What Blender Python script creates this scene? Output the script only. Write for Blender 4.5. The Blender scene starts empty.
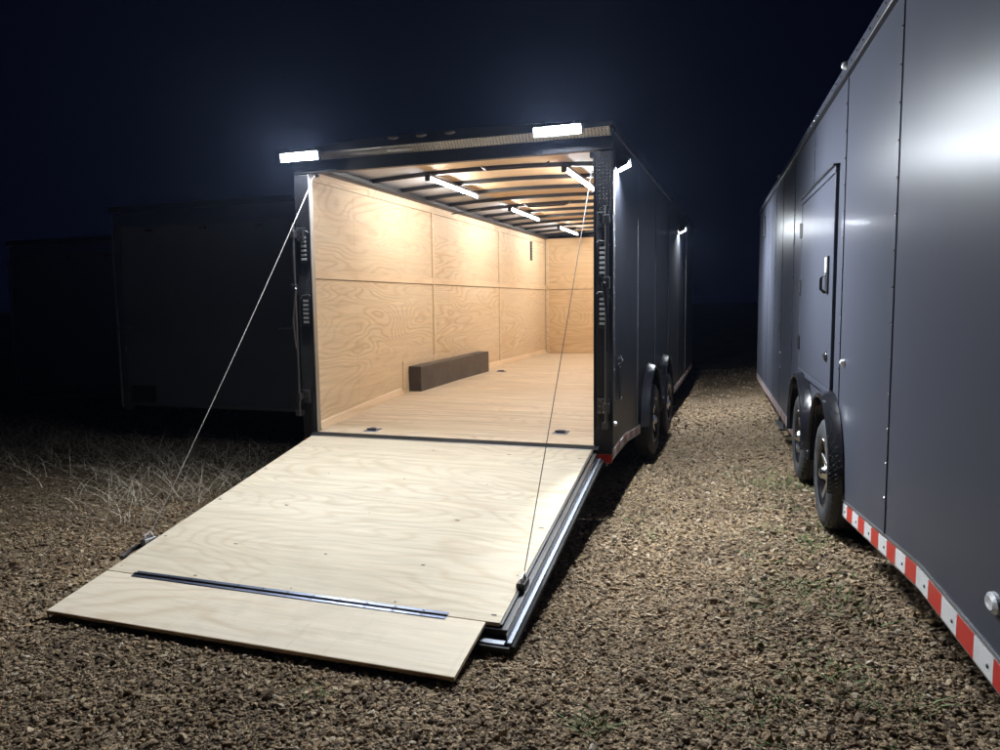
import bpy, bmesh, math, random
import numpy as np
from mathutils import Vector, Matrix, Euler

random.seed(7); rng = np.random.default_rng(11)
PI = math.pi
scene = bpy.context.scene
col = scene.collection

# ------------------------------------------------------------------ camera
CAM = (2.2237, -5.2054, 1.5694)
YAW, PITCH, ROLL, FPX = 0.3296, -0.0980, -0.0130, 733.74
cd = bpy.data.cameras.new('camera'); co = bpy.data.objects.new('camera', cd); col.objects.link(co)
_f = Vector((-math.sin(YAW)*math.cos(PITCH), math.cos(YAW)*math.cos(PITCH), math.sin(PITCH)))
_r = Vector((math.cos(YAW), math.sin(YAW), 0)); _u = _r.cross(_f)
_r2 = math.cos(ROLL)*_r + math.sin(ROLL)*_u; _u2 = -math.sin(ROLL)*_r + math.cos(ROLL)*_u
co.matrix_world = Matrix(((_r2.x, _u2.x, -_f.x, CAM[0]), (_r2.y, _u2.y, -_f.y, CAM[1]), (_r2.z, _u2.z, -_f.z, CAM[2]), (0, 0, 0, 1)))
cd.sensor_width = 36.0; cd.lens = FPX/1000*36; cd.clip_start = 0.05; cd.clip_end = 2000
scene.camera = co

# ------------------------------------------------------------------ night sky
wd = bpy.data.worlds.new('World'); scene.world = wd; wd.use_nodes = True
bg = wd.node_tree.nodes['Background']
bg.inputs[0].default_value = (0.16, 0.24, 1.0, 1); bg.inputs[1].default_value = 0.0048

# ------------------------------------------------------------------ exposure and sampling
vs = scene.view_settings
vs.view_transform = 'Standard'; vs.look = 'None'; vs.exposure = 0.22; vs.gamma = 1.0; vs.use_curve_mapping = False
scene.render.engine = 'CYCLES'
cy = scene.cycles
cy.use_denoising = True; cy.max_bounces = 8; cy.diffuse_bounces = 4; cy.glossy_bounces = 4; cy.transmission_bounces = 4
cy.volume_bounces = 0; cy.sample_clamp_indirect = 4.0; cy.sample_clamp_direct = 0.0
cy.caustics_reflective = False; cy.caustics_refractive = False
try: cy.denoiser = 'OPENIMAGEDENOISE'
except Exception: pass

WORK_POWER = 2000.0      # radiance of the rear flood lenses
SCENE_POWER = 6400.0     # radiance of the side lamp lenses
STRIP_POWER = 108.0      # radiance of the ceiling strip lenses
COOL = (0.88, 0.94, 1.0); NEUTRAL = (1.0, 0.965, 0.92)

# ------------------------------------------------------------------ node helpers
def new_mat(name):
    m = bpy.data.materials.new(name); m.use_nodes = True
    nt = m.node_tree; p = nt.nodes['Principled BSDF']
    return m, nt, p
def N(nt, t, **kw):
    n = nt.nodes.new(t)
    for k, v in kw.items():
        if k.startswith('i_'):
            key = k[2:]; key = int(key) if key.isdigit() else key.replace('_', ' ')
            n.inputs[key].default_value = v
        else: setattr(n, k, v)
    return n
def L(nt, a, b): nt.links.new(a, b)
def math_n(nt, op, a, b=None, clamp=False):
    n = nt.nodes.new('ShaderNodeMath'); n.operation = op; n.use_clamp = clamp
    for i, v in enumerate((a, b)):
        if v is None: continue
        if isinstance(v, (int, float)): n.inputs[i].default_value = v
        else: nt.links.new(v, n.inputs[i])
    return n.outputs[0]
def mixc(nt, fac, a, b, mode='MIX'):
    n = nt.nodes.new('ShaderNodeMix'); n.data_type = 'RGBA'; n.blend_type = mode
    for s, v in ((n.inputs[0], fac), (n.inputs[6], a), (n.inputs[7], b)):
        if isinstance(v, (int, float)): s.default_value = v
        elif isinstance(v, tuple): s.default_value = v if len(v) == 4 else v + (1,)
        else: nt.links.new(v, s)
    return n.outputs[2]
def ramp(nt, fac, stops):
    n = nt.nodes.new('ShaderNodeValToRGB'); cr = n.color_ramp
    while len(cr.elements) < len(stops): cr.elements.new(0.5)
    for e, (p, c) in zip(cr.elements, stops):
        e.position = p; e.color = c if len(c) == 4 else tuple(c) + (1,)
    nt.links.new(fac, n.inputs[0]); return n.outputs[0]
def coords(nt, scale=(1, 1, 1), rnd=True):
    tc = nt.nodes.new('ShaderNodeTexCoord'); v = tc.outputs['Object']
    if rnd:
        oi = nt.nodes.new('ShaderNodeObjectInfo')
        mu = nt.nodes.new('ShaderNodeVectorMath'); mu.operation = 'SCALE'; mu.inputs[0].default_value = (53.0, 31.0, 47.0)
        nt.links.new(oi.outputs['Random'], mu.inputs['Scale'])
        ad = nt.nodes.new('ShaderNodeVectorMath'); ad.operation = 'ADD'
        nt.links.new(v, ad.inputs[0]); nt.links.new(mu.outputs[0], ad.inputs[1]); v = ad.outputs[0]
    mp = nt.nodes.new('ShaderNodeMapping'); mp.inputs['Scale'].default_value = scale
    nt.links.new(v, mp.inputs[0]); return mp.outputs[0]
def noise(nt, vec, scale, detail=2.0, rough=0.5, dist=0.0):
    n = nt.nodes.new('ShaderNodeTexNoise'); n.inputs['Scale'].default_value = scale; n.inputs['Detail'].default_value = detail
    n.inputs['Roughness'].default_value = rough; n.inputs['Distortion'].default_value = dist
    nt.links.new(vec, n.inputs['Vector']); return n.outputs[0]
def bump(nt, p, height, strength, dist):
    b = nt.nodes.new('ShaderNodeBump'); b.inputs['Strength'].default_value = strength; b.inputs['Distance'].default_value = dist
    nt.links.new(height, b.inputs['Height']); nt.links.new(b.outputs[0], p.inputs['Normal']); return b

MATS = {}
def plywood(name, light, dark, warm, axis, bands=55, contrast=0.6, rough=0.55, streak=0.2, fig=1.0, grime=0.0):
    m, nt, p = new_mat(name)
    ax = {'X': 0, 'Y': 1, 'Z': 2}[axis]
    def sc(al, ac): return tuple(al if i == ax else ac for i in range(3))
    v1 = coords(nt, sc(0.50*fig, 2.1*fig))
    n1 = noise(nt, v1, 1.0, 2.6, 0.40, 0.30)
    s = math_n(nt, 'SINE', math_n(nt, 'MULTIPLY', n1, bands))
    b = math_n(nt, 'POWER', math_n(nt, 'ADD', math_n(nt, 'MULTIPLY', s, 0.5), 0.5), 3.2)
    msk = ramp(nt, noise(nt, coords(nt, sc(0.5, 1.0)), 1.3, 2.0), [(0.34, (0.15,)*3), (0.62, (1,)*3)])
    fac = math_n(nt, 'MULTIPLY', math_n(nt, 'MULTIPLY', b, msk), contrast)
    blotch = ramp(nt, noise(nt, coords(nt, sc(0.7, 2.4)), 1.1, 3.0), [(0.35, (0,)*3), (0.68, (1,)*3)])
    base = mixc(nt, math_n(nt, 'MULTIPLY', blotch, 0.55), light, warm)
    c = mixc(nt, fac, base, dark)
    fib = noise(nt, coords(nt, sc(5, 170)), 1.0, 3.0, 0.6)
    c = mixc(nt, 0.22, c, ramp(nt, fib, [(0.3, (0.55,)*3), (0.7, (1.25,)*3)]), 'MULTIPLY')
    stk = noise(nt, coords(nt, sc(1.1, 26)), 1.0, 4.0, 0.62)
    c = mixc(nt, streak, c, ramp(nt, stk, [(0.3, (0.45, 0.40, 0.35)), (0.7, (1.3, 1.3, 1.3))]), 'MULTIPLY')
    # pin knots and dark scuffs
    vo = nt.nodes.new('ShaderNodeTexVoronoi'); vo.inputs['Scale'].default_value = 1.0
    nt.links.new(coords(nt, sc(2.2, 4.2)), vo.inputs['Vector'])
    kn = ramp(nt, vo.outputs['Distance'], [(0.018, (1,)*3), (0.05, (0,)*3)])
    c = mixc(nt, math_n(nt, 'MULTIPLY', kn, 0.75), c, tuple(x*0.25 for x in dark))
    if grime:
        gm = ramp(nt, noise(nt, coords(nt, (1, 1, 1)), 2.6, 8.0, 0.68), [(0.50, (0,)*3), (0.72, (1,)*3)])
        gs = ramp(nt, noise(nt, coords(nt, (30, 1.6, 8)), 1.0, 5.0, 0.6), [(0.60, (0,)*3), (0.75, (1,)*3)])
        c = mixc(nt, math_n(nt, 'MULTIPLY', gm, grime), c, (0.30, 0.27, 0.22))
        c = mixc(nt, math_n(nt, 'MULTIPLY', gs, grime*0.5), c, (0.26, 0.23, 0.19))
    L(nt, c, p.inputs['Base Color']); p.inputs['Roughness'].default_value = rough
    p.inputs['Specular IOR Level'].default_value = 0.35
    bump(nt, p, math_n(nt, 'ADD', math_n(nt, 'MULTIPLY', fib, 0.6), b), 0.12, 0.002)
    MATS[name] = m; return m

def paint(name, colr, rough=0.3, metal=0.0, wave=0.0, spec=0.5, dust=0.0, even=1.0, aniso=0.0, coat=0.0):
    m, nt, p = new_mat(name)
    p.inputs['Metallic'].default_value = metal; p.inputs['Specular IOR Level'].default_value = spec
    v = coords(nt)
    p.inputs['Coat Weight'].default_value = coat; p.inputs['Coat Roughness'].default_value = 0.12
    if aniso:
        p.inputs['Anisotropic'].default_value = aniso; p.inputs['Anisotropic Rotation'].default_value = 0.0
        tg = N(nt, 'ShaderNodeTangent'); tg.direction_type = 'RADIAL'; tg.axis = 'Z'; L(nt, tg.outputs[0], p.inputs['Tangent'])
    n1 = noise(nt, v, 3.0, 5.0, 0.6)
    r = ramp(nt, n1, [(0.3, (rough*(1-0.18*even),)*3), (0.7, (rough*(1+0.22*even),)*3)])
    L(nt, r, p.inputs['Roughness'])
    c = mixc(nt, 0.25*even, colr, ramp(nt, n1, [(0.3, (0.7,)*3), (0.7, (1.25,)*3)]), 'MULTIPLY')
    if dust:
        d = ramp(nt, noise(nt, coords(nt, (1, 1, 1.0)), 9.0, 6.0, 0.7), [(0.5, (0,)*3), (0.78, (1,)*3)])
        c = mixc(nt, math_n(nt, 'MULTIPLY', d, dust), c, (0.22, 0.19, 0.15))
    L(nt, c, p.inputs['Base Color'])
    if wave:
        h = math_n(nt, 'ADD', noise(nt, coords(nt, (1, 1.0, 0.45)), 1.6, 1.0), math_n(nt, 'MULTIPLY', noise(nt, v, 420.0, 1.0), 0.0015))
        bump(nt, p, h, 1.0, wave)
    MATS[name] = m; return m

def tread(name, colr, rough, metal):
    m, nt, p = new_mat(name)
    p.inputs['Base Color'].default_value = colr + (1,); p.inputs['Metallic'].default_value = metal; p.inputs['Roughness'].default_value = rough
    tc = nt.nodes.new('ShaderNodeTexCoord')
    sx = nt.nodes.new('ShaderNodeSeparateXYZ'); L(nt, tc.outputs['Object'], sx.inputs[0])
    a = math_n(nt, 'ADD', sx.outputs[0], sx.outputs[1])
    k = 40.0
    u = math_n(nt, 'MULTIPLY', math_n(nt, 'ADD', a, sx.outputs[2]), k); w = math_n(nt, 'MULTIPLY', math_n(nt, 'SUBTRACT', a, sx.outputs[2]), k)
    cu = math_n(nt, 'FLOOR', u); cw = math_n(nt, 'FLOOR', w)
    par = math_n(nt, 'MODULO', math_n(nt, 'ABSOLUTE', math_n(nt, 'ADD', cu, cw)), 2.0)
    fu = math_n(nt, 'ABSOLUTE', math_n(nt, 'SUBTRACT', math_n(nt, 'FRACT', u), 0.5)); fw = math_n(nt, 'ABSOLUTE', math_n(nt, 'SUBTRACT', math_n(nt, 'FRACT', w), 0.5))
    def diamond(x, y): return math_n(nt, 'SUBTRACT', 0.48, math_n(nt, 'ADD', x, math_n(nt, 'MULTIPLY', y, 2.8)), True)
    d1 = diamond(fu, fw); d2 = diamond(fw, fu)
    h = math_n(nt, 'ADD', math_n(nt, 'MULTIPLY', d1, par), math_n(nt, 'MULTIPLY', d2, math_n(nt, 'SUBTRACT', 1.0, par)))
    bump(nt, p, h, 1.0, 0.022)
    MATS[name] = m; return m

def emit(name, colr, strength):
    m, nt, p = new_mat(name)
    p.inputs['Base Color'].default_value = (0.8, 0.8, 0.8, 1)
    p.inputs['Emission Color'].default_value = colr + (1,); p.inputs['Emission Strength'].default_value = strength
    MATS[name] = m; return m

plywood('ply_wall', (0.73, 0.595, 0.425), (0.50, 0.33, 0.18), (0.67, 0.50, 0.315), 'Y', bands=210, contrast=0.55, streak=0.16, fig=0.95)
plywood('ply_front', (0.68, 0.51, 0.32), (0.50, 0.30, 0.15), (0.64, 0.45, 0.25), 'X', bands=150, contrast=0.6)
plywood('ply_ramp', (0.66, 0.585, 0.455), (0.52, 0.40, 0.265), (0.625, 0.52, 0.375), 'X', bands=185, contrast=0.5, rough=0.7, streak=0.24, fig=0.9, grime=0.20)
plywood('ply_flap', (0.76, 0.67, 0.53), (0.58, 0.43, 0.27), (0.78, 0.66, 0.50), 'X', bands=90, contrast=0.45, streak=0.15, grime=0.30, rough=0.7)
plywood('ply_floor', (0.68, 0.57, 0.43), (0.54, 0.39, 0.25), (0.65, 0.51, 0.36), 'X', bands=200, contrast=0.6, rough=0.5, streak=0.5, grime=0.12)
plywood('ply_ceiling', (0.82, 0.63, 0.41), (0.68, 0.46, 0.25), (0.78, 0.57, 0.34), 'X', bands=30, contrast=0.3)
plywood('ply_trim', (0.76, 0.60, 0.42), (0.60, 0.42, 0.25), (0.72, 0.54, 0.35), 'Y', bands=60, contrast=0.4)
plywood('ply_edge', (0.40, 0.28, 0.16), (0.16, 0.09, 0.04), (0.30, 0.19, 0.10), 'X', bands=80, contrast=0.8, rough=0.8)
paint('black_skin', (0.007, 0.008, 0.012), 0.36, 0.0, wave=0.002, spec=0.3, even=0.2)
paint('charcoal_skin', (0.054, 0.058, 0.075), 0.34, 0.0, wave=0.0022, even=0.10, aniso=0.45, spec=0.045, coat=0.05)
paint('black_metal', (0.012, 0.012, 0.014), 0.38, 0.0, dust=0.04)
paint('black_gloss', (0.008, 0.008, 0.010), 0.20, 0.0, wave=0.012, spec=0.7, dust=0.10)
paint('grey_metal', (0.33, 0.34, 0.36), 0.38, 0.9, dust=0.10)
paint('galvanised', (0.13, 0.15, 0.21), 0.40, 0.8, dust=0.05)
paint('rail_alloy', (0.20, 0.215, 0.25), 0.50, 0.8, dust=0.05)
paint('bright_metal', (0.75, 0.75, 0.76), 0.2, 1.0)
paint('cable_steel', (0.42, 0.40, 0.38), 0.5, 0.35)
paint('roof_liner', (0.56, 0.58, 0.63), 0.5, 0.1)
paint('box_steel', (0.060, 0.055, 0.056), 0.42, 0.3, dust=0.25)
paint('rubber', (0.028, 0.030, 0.034), 0.62, 0.0, dust=0.30)
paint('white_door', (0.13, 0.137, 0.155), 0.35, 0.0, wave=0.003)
paint('red_tape', (0.44, 0.024, 0.018), 0.35, dust=0.12)
paint('white_tape', (0.60, 0.60, 0.61), 0.32, dust=0.25)
paint('red_shaded', (0.20, 0.075, 0.07), 0.4, dust=0.2)  # darker copy of the red tape, dim light put into its colour
paint('white_shaded', (0.36, 0.345, 0.36), 0.4, dust=0.3)  # greyed copy of the white tape with the shade painted in
paint('white_plastic', (0.75, 0.75, 0.76), 0.3)
paint('clear_lens', (0.62, 0.64, 0.67), 0.14, 0.25, spec=0.8)
paint('amber_lens', (0.10, 0.085, 0.08), 0.2)
paint('dark_steel', (0.10, 0.10, 0.105), 0.38, 0.7, dust=0.05)
paint('strap', (0.010, 0.010, 0.010), 0.8)
tread('tread_black', (0.009, 0.009, 0.012), 0.38, 0.0)
tread('tread_gloss', (0.009, 0.009, 0.012), 0.22, 0.0)
tread('tread_bright', (0.27, 0.245, 0.215), 0.26, 0.9)
emit('work_lens', COOL, WORK_POWER); emit('scene_lens', COOL, SCENE_POWER); emit('strip_lens', NEUTRAL, STRIP_POWER)

# ------------------------------------------------------------------ mesh helpers
class MB:
    def __init__(s): s.v = []; s.f = []
    def add(s, vs, fs):
        o = len(s.v); s.v += [tuple(p) for p in vs]; s.f += [tuple(i+o for i in q) for q in fs]; return s
    def box(s, x0, x1, y0, y1, z0, z1):
        return s.add([(x0,y0,z0),(x1,y0,z0),(x1,y1,z0),(x0,y1,z0),(x0,y0,z1),(x1,y0,z1),(x1,y1,z1),(x0,y1,z1)],
                     [(3,2,1,0),(4,5,6,7),(0,1,5,4),(1,2,6,5),(2,3,7,6),(3,0,4,7)])
    def hexa(s, P):   # 8 points: bottom 4 (ccw), top 4
        return s.add(P, [(3,2,1,0),(4,5,6,7),(0,1,5,4),(1,2,6,5),(2,3,7,6),(3,0,4,7)])
    def tube(s, pts, r, n=8, closed=False, cap=True):
        pts = [Vector(p) for p in pts]; m = len(pts); rings = []
        for i, p in enumerate(pts):
            a = pts[(i-1) % m] if (closed or i > 0) else p; b = pts[(i+1) % m] if (closed or i < m-1) else p
            d = (b-a).normalized(); up = Vector((0,0,1)) if abs(d.z) < 0.95 else Vector((1,0,0))
            e1 = d.cross(up).normalized(); e2 = d.cross(e1).normalized()
            rr = r[i] if isinstance(r, (list, tuple)) else r
            rings.append([p + rr*(math.cos(2*PI*k/n)*e1 + math.sin(2*PI*k/n)*e2) for k in range(n)])
        vs = [q for R in rings for q in R]; fs = []
        for i in range(m if closed else m-1):
            j = (i+1) % m
            for k in range(n): fs.append((i*n+k, i*n+(k+1)%n, j*n+(k+1)%n, j*n+k))
        if cap and not closed: fs.append(tuple(range(n))[::-1]); fs.append(tuple((m-1)*n+k for k in range(n)))
        return s.add(vs, fs)
    def lathe_x(s, prof, n=40, closed=True, c=(0,0,0)):   # prof: list of (r, x); axis along x
        m = len(prof); vs = []; fs = []
        for k in range(n):
            a = 2*PI*k/n
            for r, x in prof: vs.append((c[0]+x, c[1]+r*math.cos(a), c[2]+r*math.sin(a)))
        for k in range(n):
            j = (k+1) % n
            for i in range(m if closed else m-1):
                q = (i+1) % m
                fs.append((k*m+i, j*m+i, j*m+q, k*m+q))
        return s.add(vs, fs)
    def build(s, name, mat, parent=None, bevel=0.0, smooth=False, kind=None, label=None):
        me = bpy.data.meshes.new(name); me.from_pydata(s.v, [], s.f); me.update()
        bm = bmesh.new(); bm.from_mesh(me); bmesh.ops.recalc_face_normals(bm, faces=bm.faces); bm.to_mesh(me); bm.free()
        return link(me, name, mat, parent, bevel, smooth, kind, label)
def link(me, name, mat, parent=None, bevel=0.0, smooth=False, kind=None, label=None):
    if mat and not me.materials: me.materials.append(MATS[mat] if isinstance(mat, str) else mat)
    o = bpy.data.objects.new(name, me); col.objects.link(o)
    if parent: o.parent = parent
    if smooth:
        me.polygons.foreach_set('use_smooth', [True]*len(me.polygons))
        try: me.set_sharp_from_angle(angle=math.radians(38))
        except Exception: pass
    if bevel:
        b = o.modifiers.new('bevel', 'BEVEL'); b.width = bevel; b.segments = 2; b.limit_method = 'ANGLE'
    if kind: o['kind'] = kind
    if label: o['label'] = label
    return o
def box(name, mat, parent, x0, x1, y0, y1, z0, z1, bevel=0.0, **k):
    return MB().box(x0,x1,y0,y1,z0,z1).build(name, mat, parent, bevel, **k)
def thing(name, label, cat, loc=(0,0,0), rz=0, group=None):
    o = bpy.data.objects.new(name, None); col.objects.link(o); o.location = loc; o.rotation_euler = (0,0,rz)
    o.empty_display_size = 0.3
    o['label'] = label; o['category'] = cat
    if group: o['group'] = group
    return o
def copy_tree(o, parent=None):
    c = o.copy(); col.objects.link(c); c.parent = parent
    for ch in list(o.children): copy_tree(ch, c)
    return c
def interp(prof, s):
    xs = [p[0] for p in prof]; zs = [p[1] for p in prof]
    return float(np.interp(s, xs, zs))

# ------------------------------------------------------------------ ground
def smooth01(t): t = np.clip(t, 0, 1); return t*t*(3-2*t)
_ph = rng.uniform(0, 6.28, (14,)); _fx = rng.normal(0, 1.0, (14, 2))*np.linspace(0.7, 5.5, 14)[:, None]
def ground_z(x, y):
    x = np.asarray(x, float); y = np.asarray(y, float)
    z = 0.13*smooth01((x-1.55)/0.95) + 0.05*smooth01((x-0.6)/0.9)*smooth01((y+0.6)/1.4)*(1-smooth01((x-1.55)/0.95))
    b = np.zeros_like(x)
    for i in range(14): b = b + np.sin(_fx[i,0]*x + _fx[i,1]*y + _ph[i])/(1.0+1.1*i)
    w = 1 - 0.75*((x > -1.5) & (x < 1.5) & (y > -2.9) & (y < 0.3))
    return z + b*0.012*w - 0.012

def axis_samples(lo, hi, step, far):
    a = list(np.arange(lo, hi+1e-6, step)); d = step; x = lo; left = []
    while x > -far: d *= 1.35; x -= d; left.append(x)
    d = step; x = a[-1]; right = []
    while x < far: d *= 1.35; x += d; right.append(x)
    return np.array(left[::-1] + a + right)
gx = axis_samples(-9, 5, 0.07, 300); gy = axis_samples(-6, 14, 0.07, 300)
GX, GY = np.meshgrid(gx, gy); GZ = ground_z(np.clip(GX, -12, 8), np.clip(GY, -9, 18))
V = np.stack([GX.ravel(), GY.ravel(), GZ.ravel()], 1); nx, ny = len(gx), len(gy)
ii, jj = np.meshgrid(np.arange(nx-1), np.arange(ny-1)); q = (jj*nx+ii).ravel()
F = np.stack([q, q+1, q+nx+1, q+nx], 1)
def np_mesh(name, V, F):
    me = bpy.data.meshes.new(name); k = F.shape[1]
    me.vertices.add(len(V)); me.vertices.foreach_set('co', V.astype(np.float32).ravel())
    me.loops.add(F.size); me.loops.foreach_set('vertex_index', F.astype(np.int32).ravel())
    me.polygons.add(len(F)); me.polygons.foreach_set('loop_start', np.arange(0, F.size, k, dtype=np.int32)); 
    me.update(calc_edges=True); me.validate(); return me
m, nt, p = new_mat('gravel_dirt')
tc = N(nt, 'ShaderNodeTexCoord'); ov = tc.outputs['Object']
vo = N(nt, 'ShaderNodeTexVoronoi'); vo.inputs['Scale'].default_value = 46; L(nt, ov, vo.inputs['Vector'])
vo2 = N(nt, 'ShaderNodeTexVoronoi'); vo2.inputs['Scale'].default_value = 95; L(nt, ov, vo2.inputs['Vector'])
sepc = N(nt, 'ShaderNodeSeparateColor'); L(nt, vo.outputs['Color'], sepc.inputs[0])
stc = ramp(nt, sepc.outputs[0], [(0.0, (0.085, 0.064, 0.044)), (0.5, (0.21, 0.16, 0.108)), (1.0, (0.34, 0.265, 0.18))])
big = ramp(nt, noise(nt, ov, 0.9, 4.0), [(0.35, (0.65, 0.62, 0.55)), (0.7, (1.15, 1.08, 1.0))])
L(nt, mixc(nt, 1.0, stc, big, 'MULTIPLY'), p.inputs['Base Color']); p.inputs['Roughness'].default_value = 0.95; p.inputs['Specular IOR Level'].default_value = 0.2
hh = math_n(nt, 'ADD', math_n(nt, 'MULTIPLY', math_n(nt, 'SUBTRACT', 1.0, vo.outputs['Distance']), 1.0), math_n(nt, 'MULTIPLY', math_n(nt, 'SUBTRACT', 1.0, vo2.outputs['Distance']), 0.4))
bump(nt, p, hh, 0.9, 0.02); MATS['gravel_dirt'] = m
g = link(np_mesh('ground', V, F), 'ground', 'gravel_dirt', smooth=False); g['kind'] = 'structure'; g['label'] = 'brown dirt and gravel ground of the trailer yard'

# ------------------------------------------------------------------ gravel stones (instanced, uncountable)
m, nt, p = new_mat('stone')
oi = N(nt, 'ShaderNodeObjectInfo'); tc = N(nt, 'ShaderNodeTexCoord')
c1 = ramp(nt, oi.outputs['Random'], [(0.0, (0.075, 0.058, 0.044)), (0.18, (0.18, 0.128, 0.083)), (0.35, (0.285, 0.205, 0.13)), (0.5, (0.27, 0.216, 0.16)), (0.68, (0.405, 0.29, 0.175)), (0.82, (0.38, 0.31, 0.228)), (0.93, (0.53, 0.42, 0.29)), (1.0, (0.58, 0.52, 0.44))])
n1 = noise(nt, tc.outputs['Object'], 2.3, 4.0, 0.65)
gp = N(nt, 'ShaderNodeNewGeometry')
c1 = mixc(nt, 0.8, c1, ramp(nt, noise(nt, gp.outputs['Position'], 1.6, 4.0, 0.6), [(0.32, (0.70, 0.66, 0.60)), (0.5, (1.0, 0.98, 0.92)), (0.68, (1.22, 1.16, 1.02))]), 'MULTIPLY')
L(nt, mixc(nt, 0.6, c1, ramp(nt, n1, [(0.3, (0.55, 0.52, 0.5)), (0.7, (1.25, 1.22, 1.18))]), 'MULTIPLY'), p.inputs['Base Color'])
p.inputs['Roughness'].default_value = 0.85; p.inputs['Specular IOR Level'].default_value = 0.3
bump(nt, p, noise(nt, tc.outputs['Object'], 6.0, 3.0), 0.5, 0.12); MATS['stone'] = m
stones = bpy.data.collections.new('stone_shapes')
for k in range(12):
    bm = bmesh.new()
    for _ in range(random.randint(11, 17)):
        d = Vector((random.gauss(0,1), random.gauss(0,1), random.gauss(0,1))).normalized()*random.uniform(0.82, 1.0)
        bm.verts.new((d.x, d.y*random.uniform(0.62, 0.95), d.z*random.uniform(0.42, 0.75)))
    bmesh.ops.convex_hull(bm, input=bm.verts)
    bmesh.ops.delete(bm, geom=[v for v in bm.verts if not v.link_faces], context='VERTS')
    bmesh.ops.bevel(bm, geom=list(bm.edges), offset=0.07, segments=1, affect='EDGES')
    me = bpy.data.meshes.new('stone'); bm.to_mesh(me); bm.free(); me.materials.append(MATS['stone'])
    stones.objects.link(bpy.data.objects.new('stone', me))
cam_xy = np.array(CAM[:2])
def covered(x, y):
    under_main = (np.abs(x) < 1.18) & (y > 0.1) & (y < 7.6)
    under_ramp = (np.abs(x) < 1.12) & (y > -2.46) & (y <= 0.1)
    sx = (x-2.7)*math.cos(-.056) - y*math.sin(-.056)*-1
    under_right = (x > 2.7-0.056*y+0.55) 
    under_left = (x < -2.35) & (x > -4.85) & (y > 2.2)
    return under_main | under_ramp | under_right | under_left
ang0 = math.atan2(_f.y, _f.x)
def scatter(n, dmin, dmax, sz_lo, sz_hi, sig):
    d = np.sqrt(rng.uniform(dmin**2, dmax**2, n)); a = ang0 + rng.uniform(-0.74, 0.74, n)
    x = cam_xy[0] + d*np.cos(a); y = cam_xy[1] + d*np.sin(a)
    s = np.clip(np.exp(rng.normal(math.log((sz_lo*sz_hi)**.5), sig, n)), sz_lo*0.5, sz_hi*1.5)
    k = ~covered(x, y) & (x > -8) & (y < 12)
    return x[k], y[k], s[k]
parts_ = [scatter(52000, 1.6, 4.0, 0.0052, 0.0145, 0.45), scatter(30000, 1.6, 4.2, 0.004, 0.007, 0.3), scatter(5200, 1.6, 5.2, 0.013, 0.021, 0.25), scatter(1300, 1.6, 6.0, 0.019, 0.028, 0.25),
          scatter(70000, 4.0, 6.6, 0.0065, 0.017, 0.45), scatter(46000, 6.6, 11.0, 0.009, 0.020, 0.4), scatter(20000, 11.0, 17.0, 0.014, 0.026, 0.35)]
SX = np.concatenate([q[0] for q in parts_]); SY = np.concatenate([q[1] for q in parts_]); SS = np.concatenate([q[2] for q in parts_])
SZ = ground_z(SX, SY) + SS*rng.uniform(-0.35, 0.40, len(SX))
nS = len(SX)
me = bpy.data.meshes.new('gravel'); me.vertices.add(nS); me.vertices.foreach_set('co', np.stack([SX, SY, SZ], 1).astype(np.float32).ravel())
rot = np.stack([rng.normal(0, .38, nS), rng.normal(0, .38, nS), rng.uniform(0, 6.283, nS)], 1)
scl = np.stack([SS*rng.uniform(.85, 1.35, nS), SS*rng.uniform(.8, 1.1, nS), SS*rng.uniform(.75, 1.15, nS)], 1)
for nm, arr in (('rot', rot), ('scl', scl)):
    at = me.attributes.new(nm, 'FLOAT_VECTOR', 'POINT'); at.data.foreach_set('vector', arr.astype(np.float32).ravel())
at = me.attributes.new('pick', 'INT', 'POINT'); at.data.foreach_set('value', rng.integers(0, 12, nS).astype(np.int32))
me.update()
gr = bpy.data.objects.new('gravel', me); col.objects.link(gr); gr['kind'] = 'stuff'; gr['label'] = 'loose angular brown gravel stones covering the yard'; gr['category'] = 'gravel'
ng = bpy.data.node_groups.new('gravel_scatter', 'GeometryNodeTree')
ng.interface.new_socket('Geometry', in_out='INPUT', socket_type='NodeSocketGeometry'); ng.interface.new_socket('Geometry', in_out='OUTPUT', socket_type='NodeSocketGeometry')
gi = ng.nodes.new('NodeGroupInput'); go = ng.nodes.new('NodeGroupOutput'); iop = ng.nodes.new('GeometryNodeInstanceOnPoints')
ci = ng.nodes.new('GeometryNodeCollectionInfo'); ci.inputs['Collection'].default_value = stones; ci.inputs['Separate Children'].default_value = True; ci.inputs['Reset Children'].default_value = True
m2p = ng.nodes.new('GeometryNodeMeshToPoints')
def named(nm, t):
    n = ng.nodes.new('GeometryNodeInputNamedAttribute'); n.data_type = t; n.inputs['Name'].default_value = nm; return n.outputs['Attribute']
ng.links.new(gi.outputs[0], m2p.inputs[0]); ng.links.new(m2p.outputs[0], iop.inputs['Points']); ng.links.new(ci.outputs[0], iop.inputs['Instance'])
iop.inputs['Pick Instance'].default_value = True
ng.links.new(named('pick', 'INT'), iop.inputs['Instance Index']); ng.links.new(named('scl', 'FLOAT_VECTOR'), iop.inputs['Scale'])
e2r = ng.nodes.new('FunctionNodeEulerToRotation'); ng.links.new(named('rot', 'FLOAT_VECTOR'), e2r.inputs[0]); ng.links.new(e2r.outputs[0], iop.inputs['Rotation'])
ng.links.new(iop.outputs[0], go.inputs[0])
md = gr.modifiers.new('scatter', 'NODES'); md.node_group = ng

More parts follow.
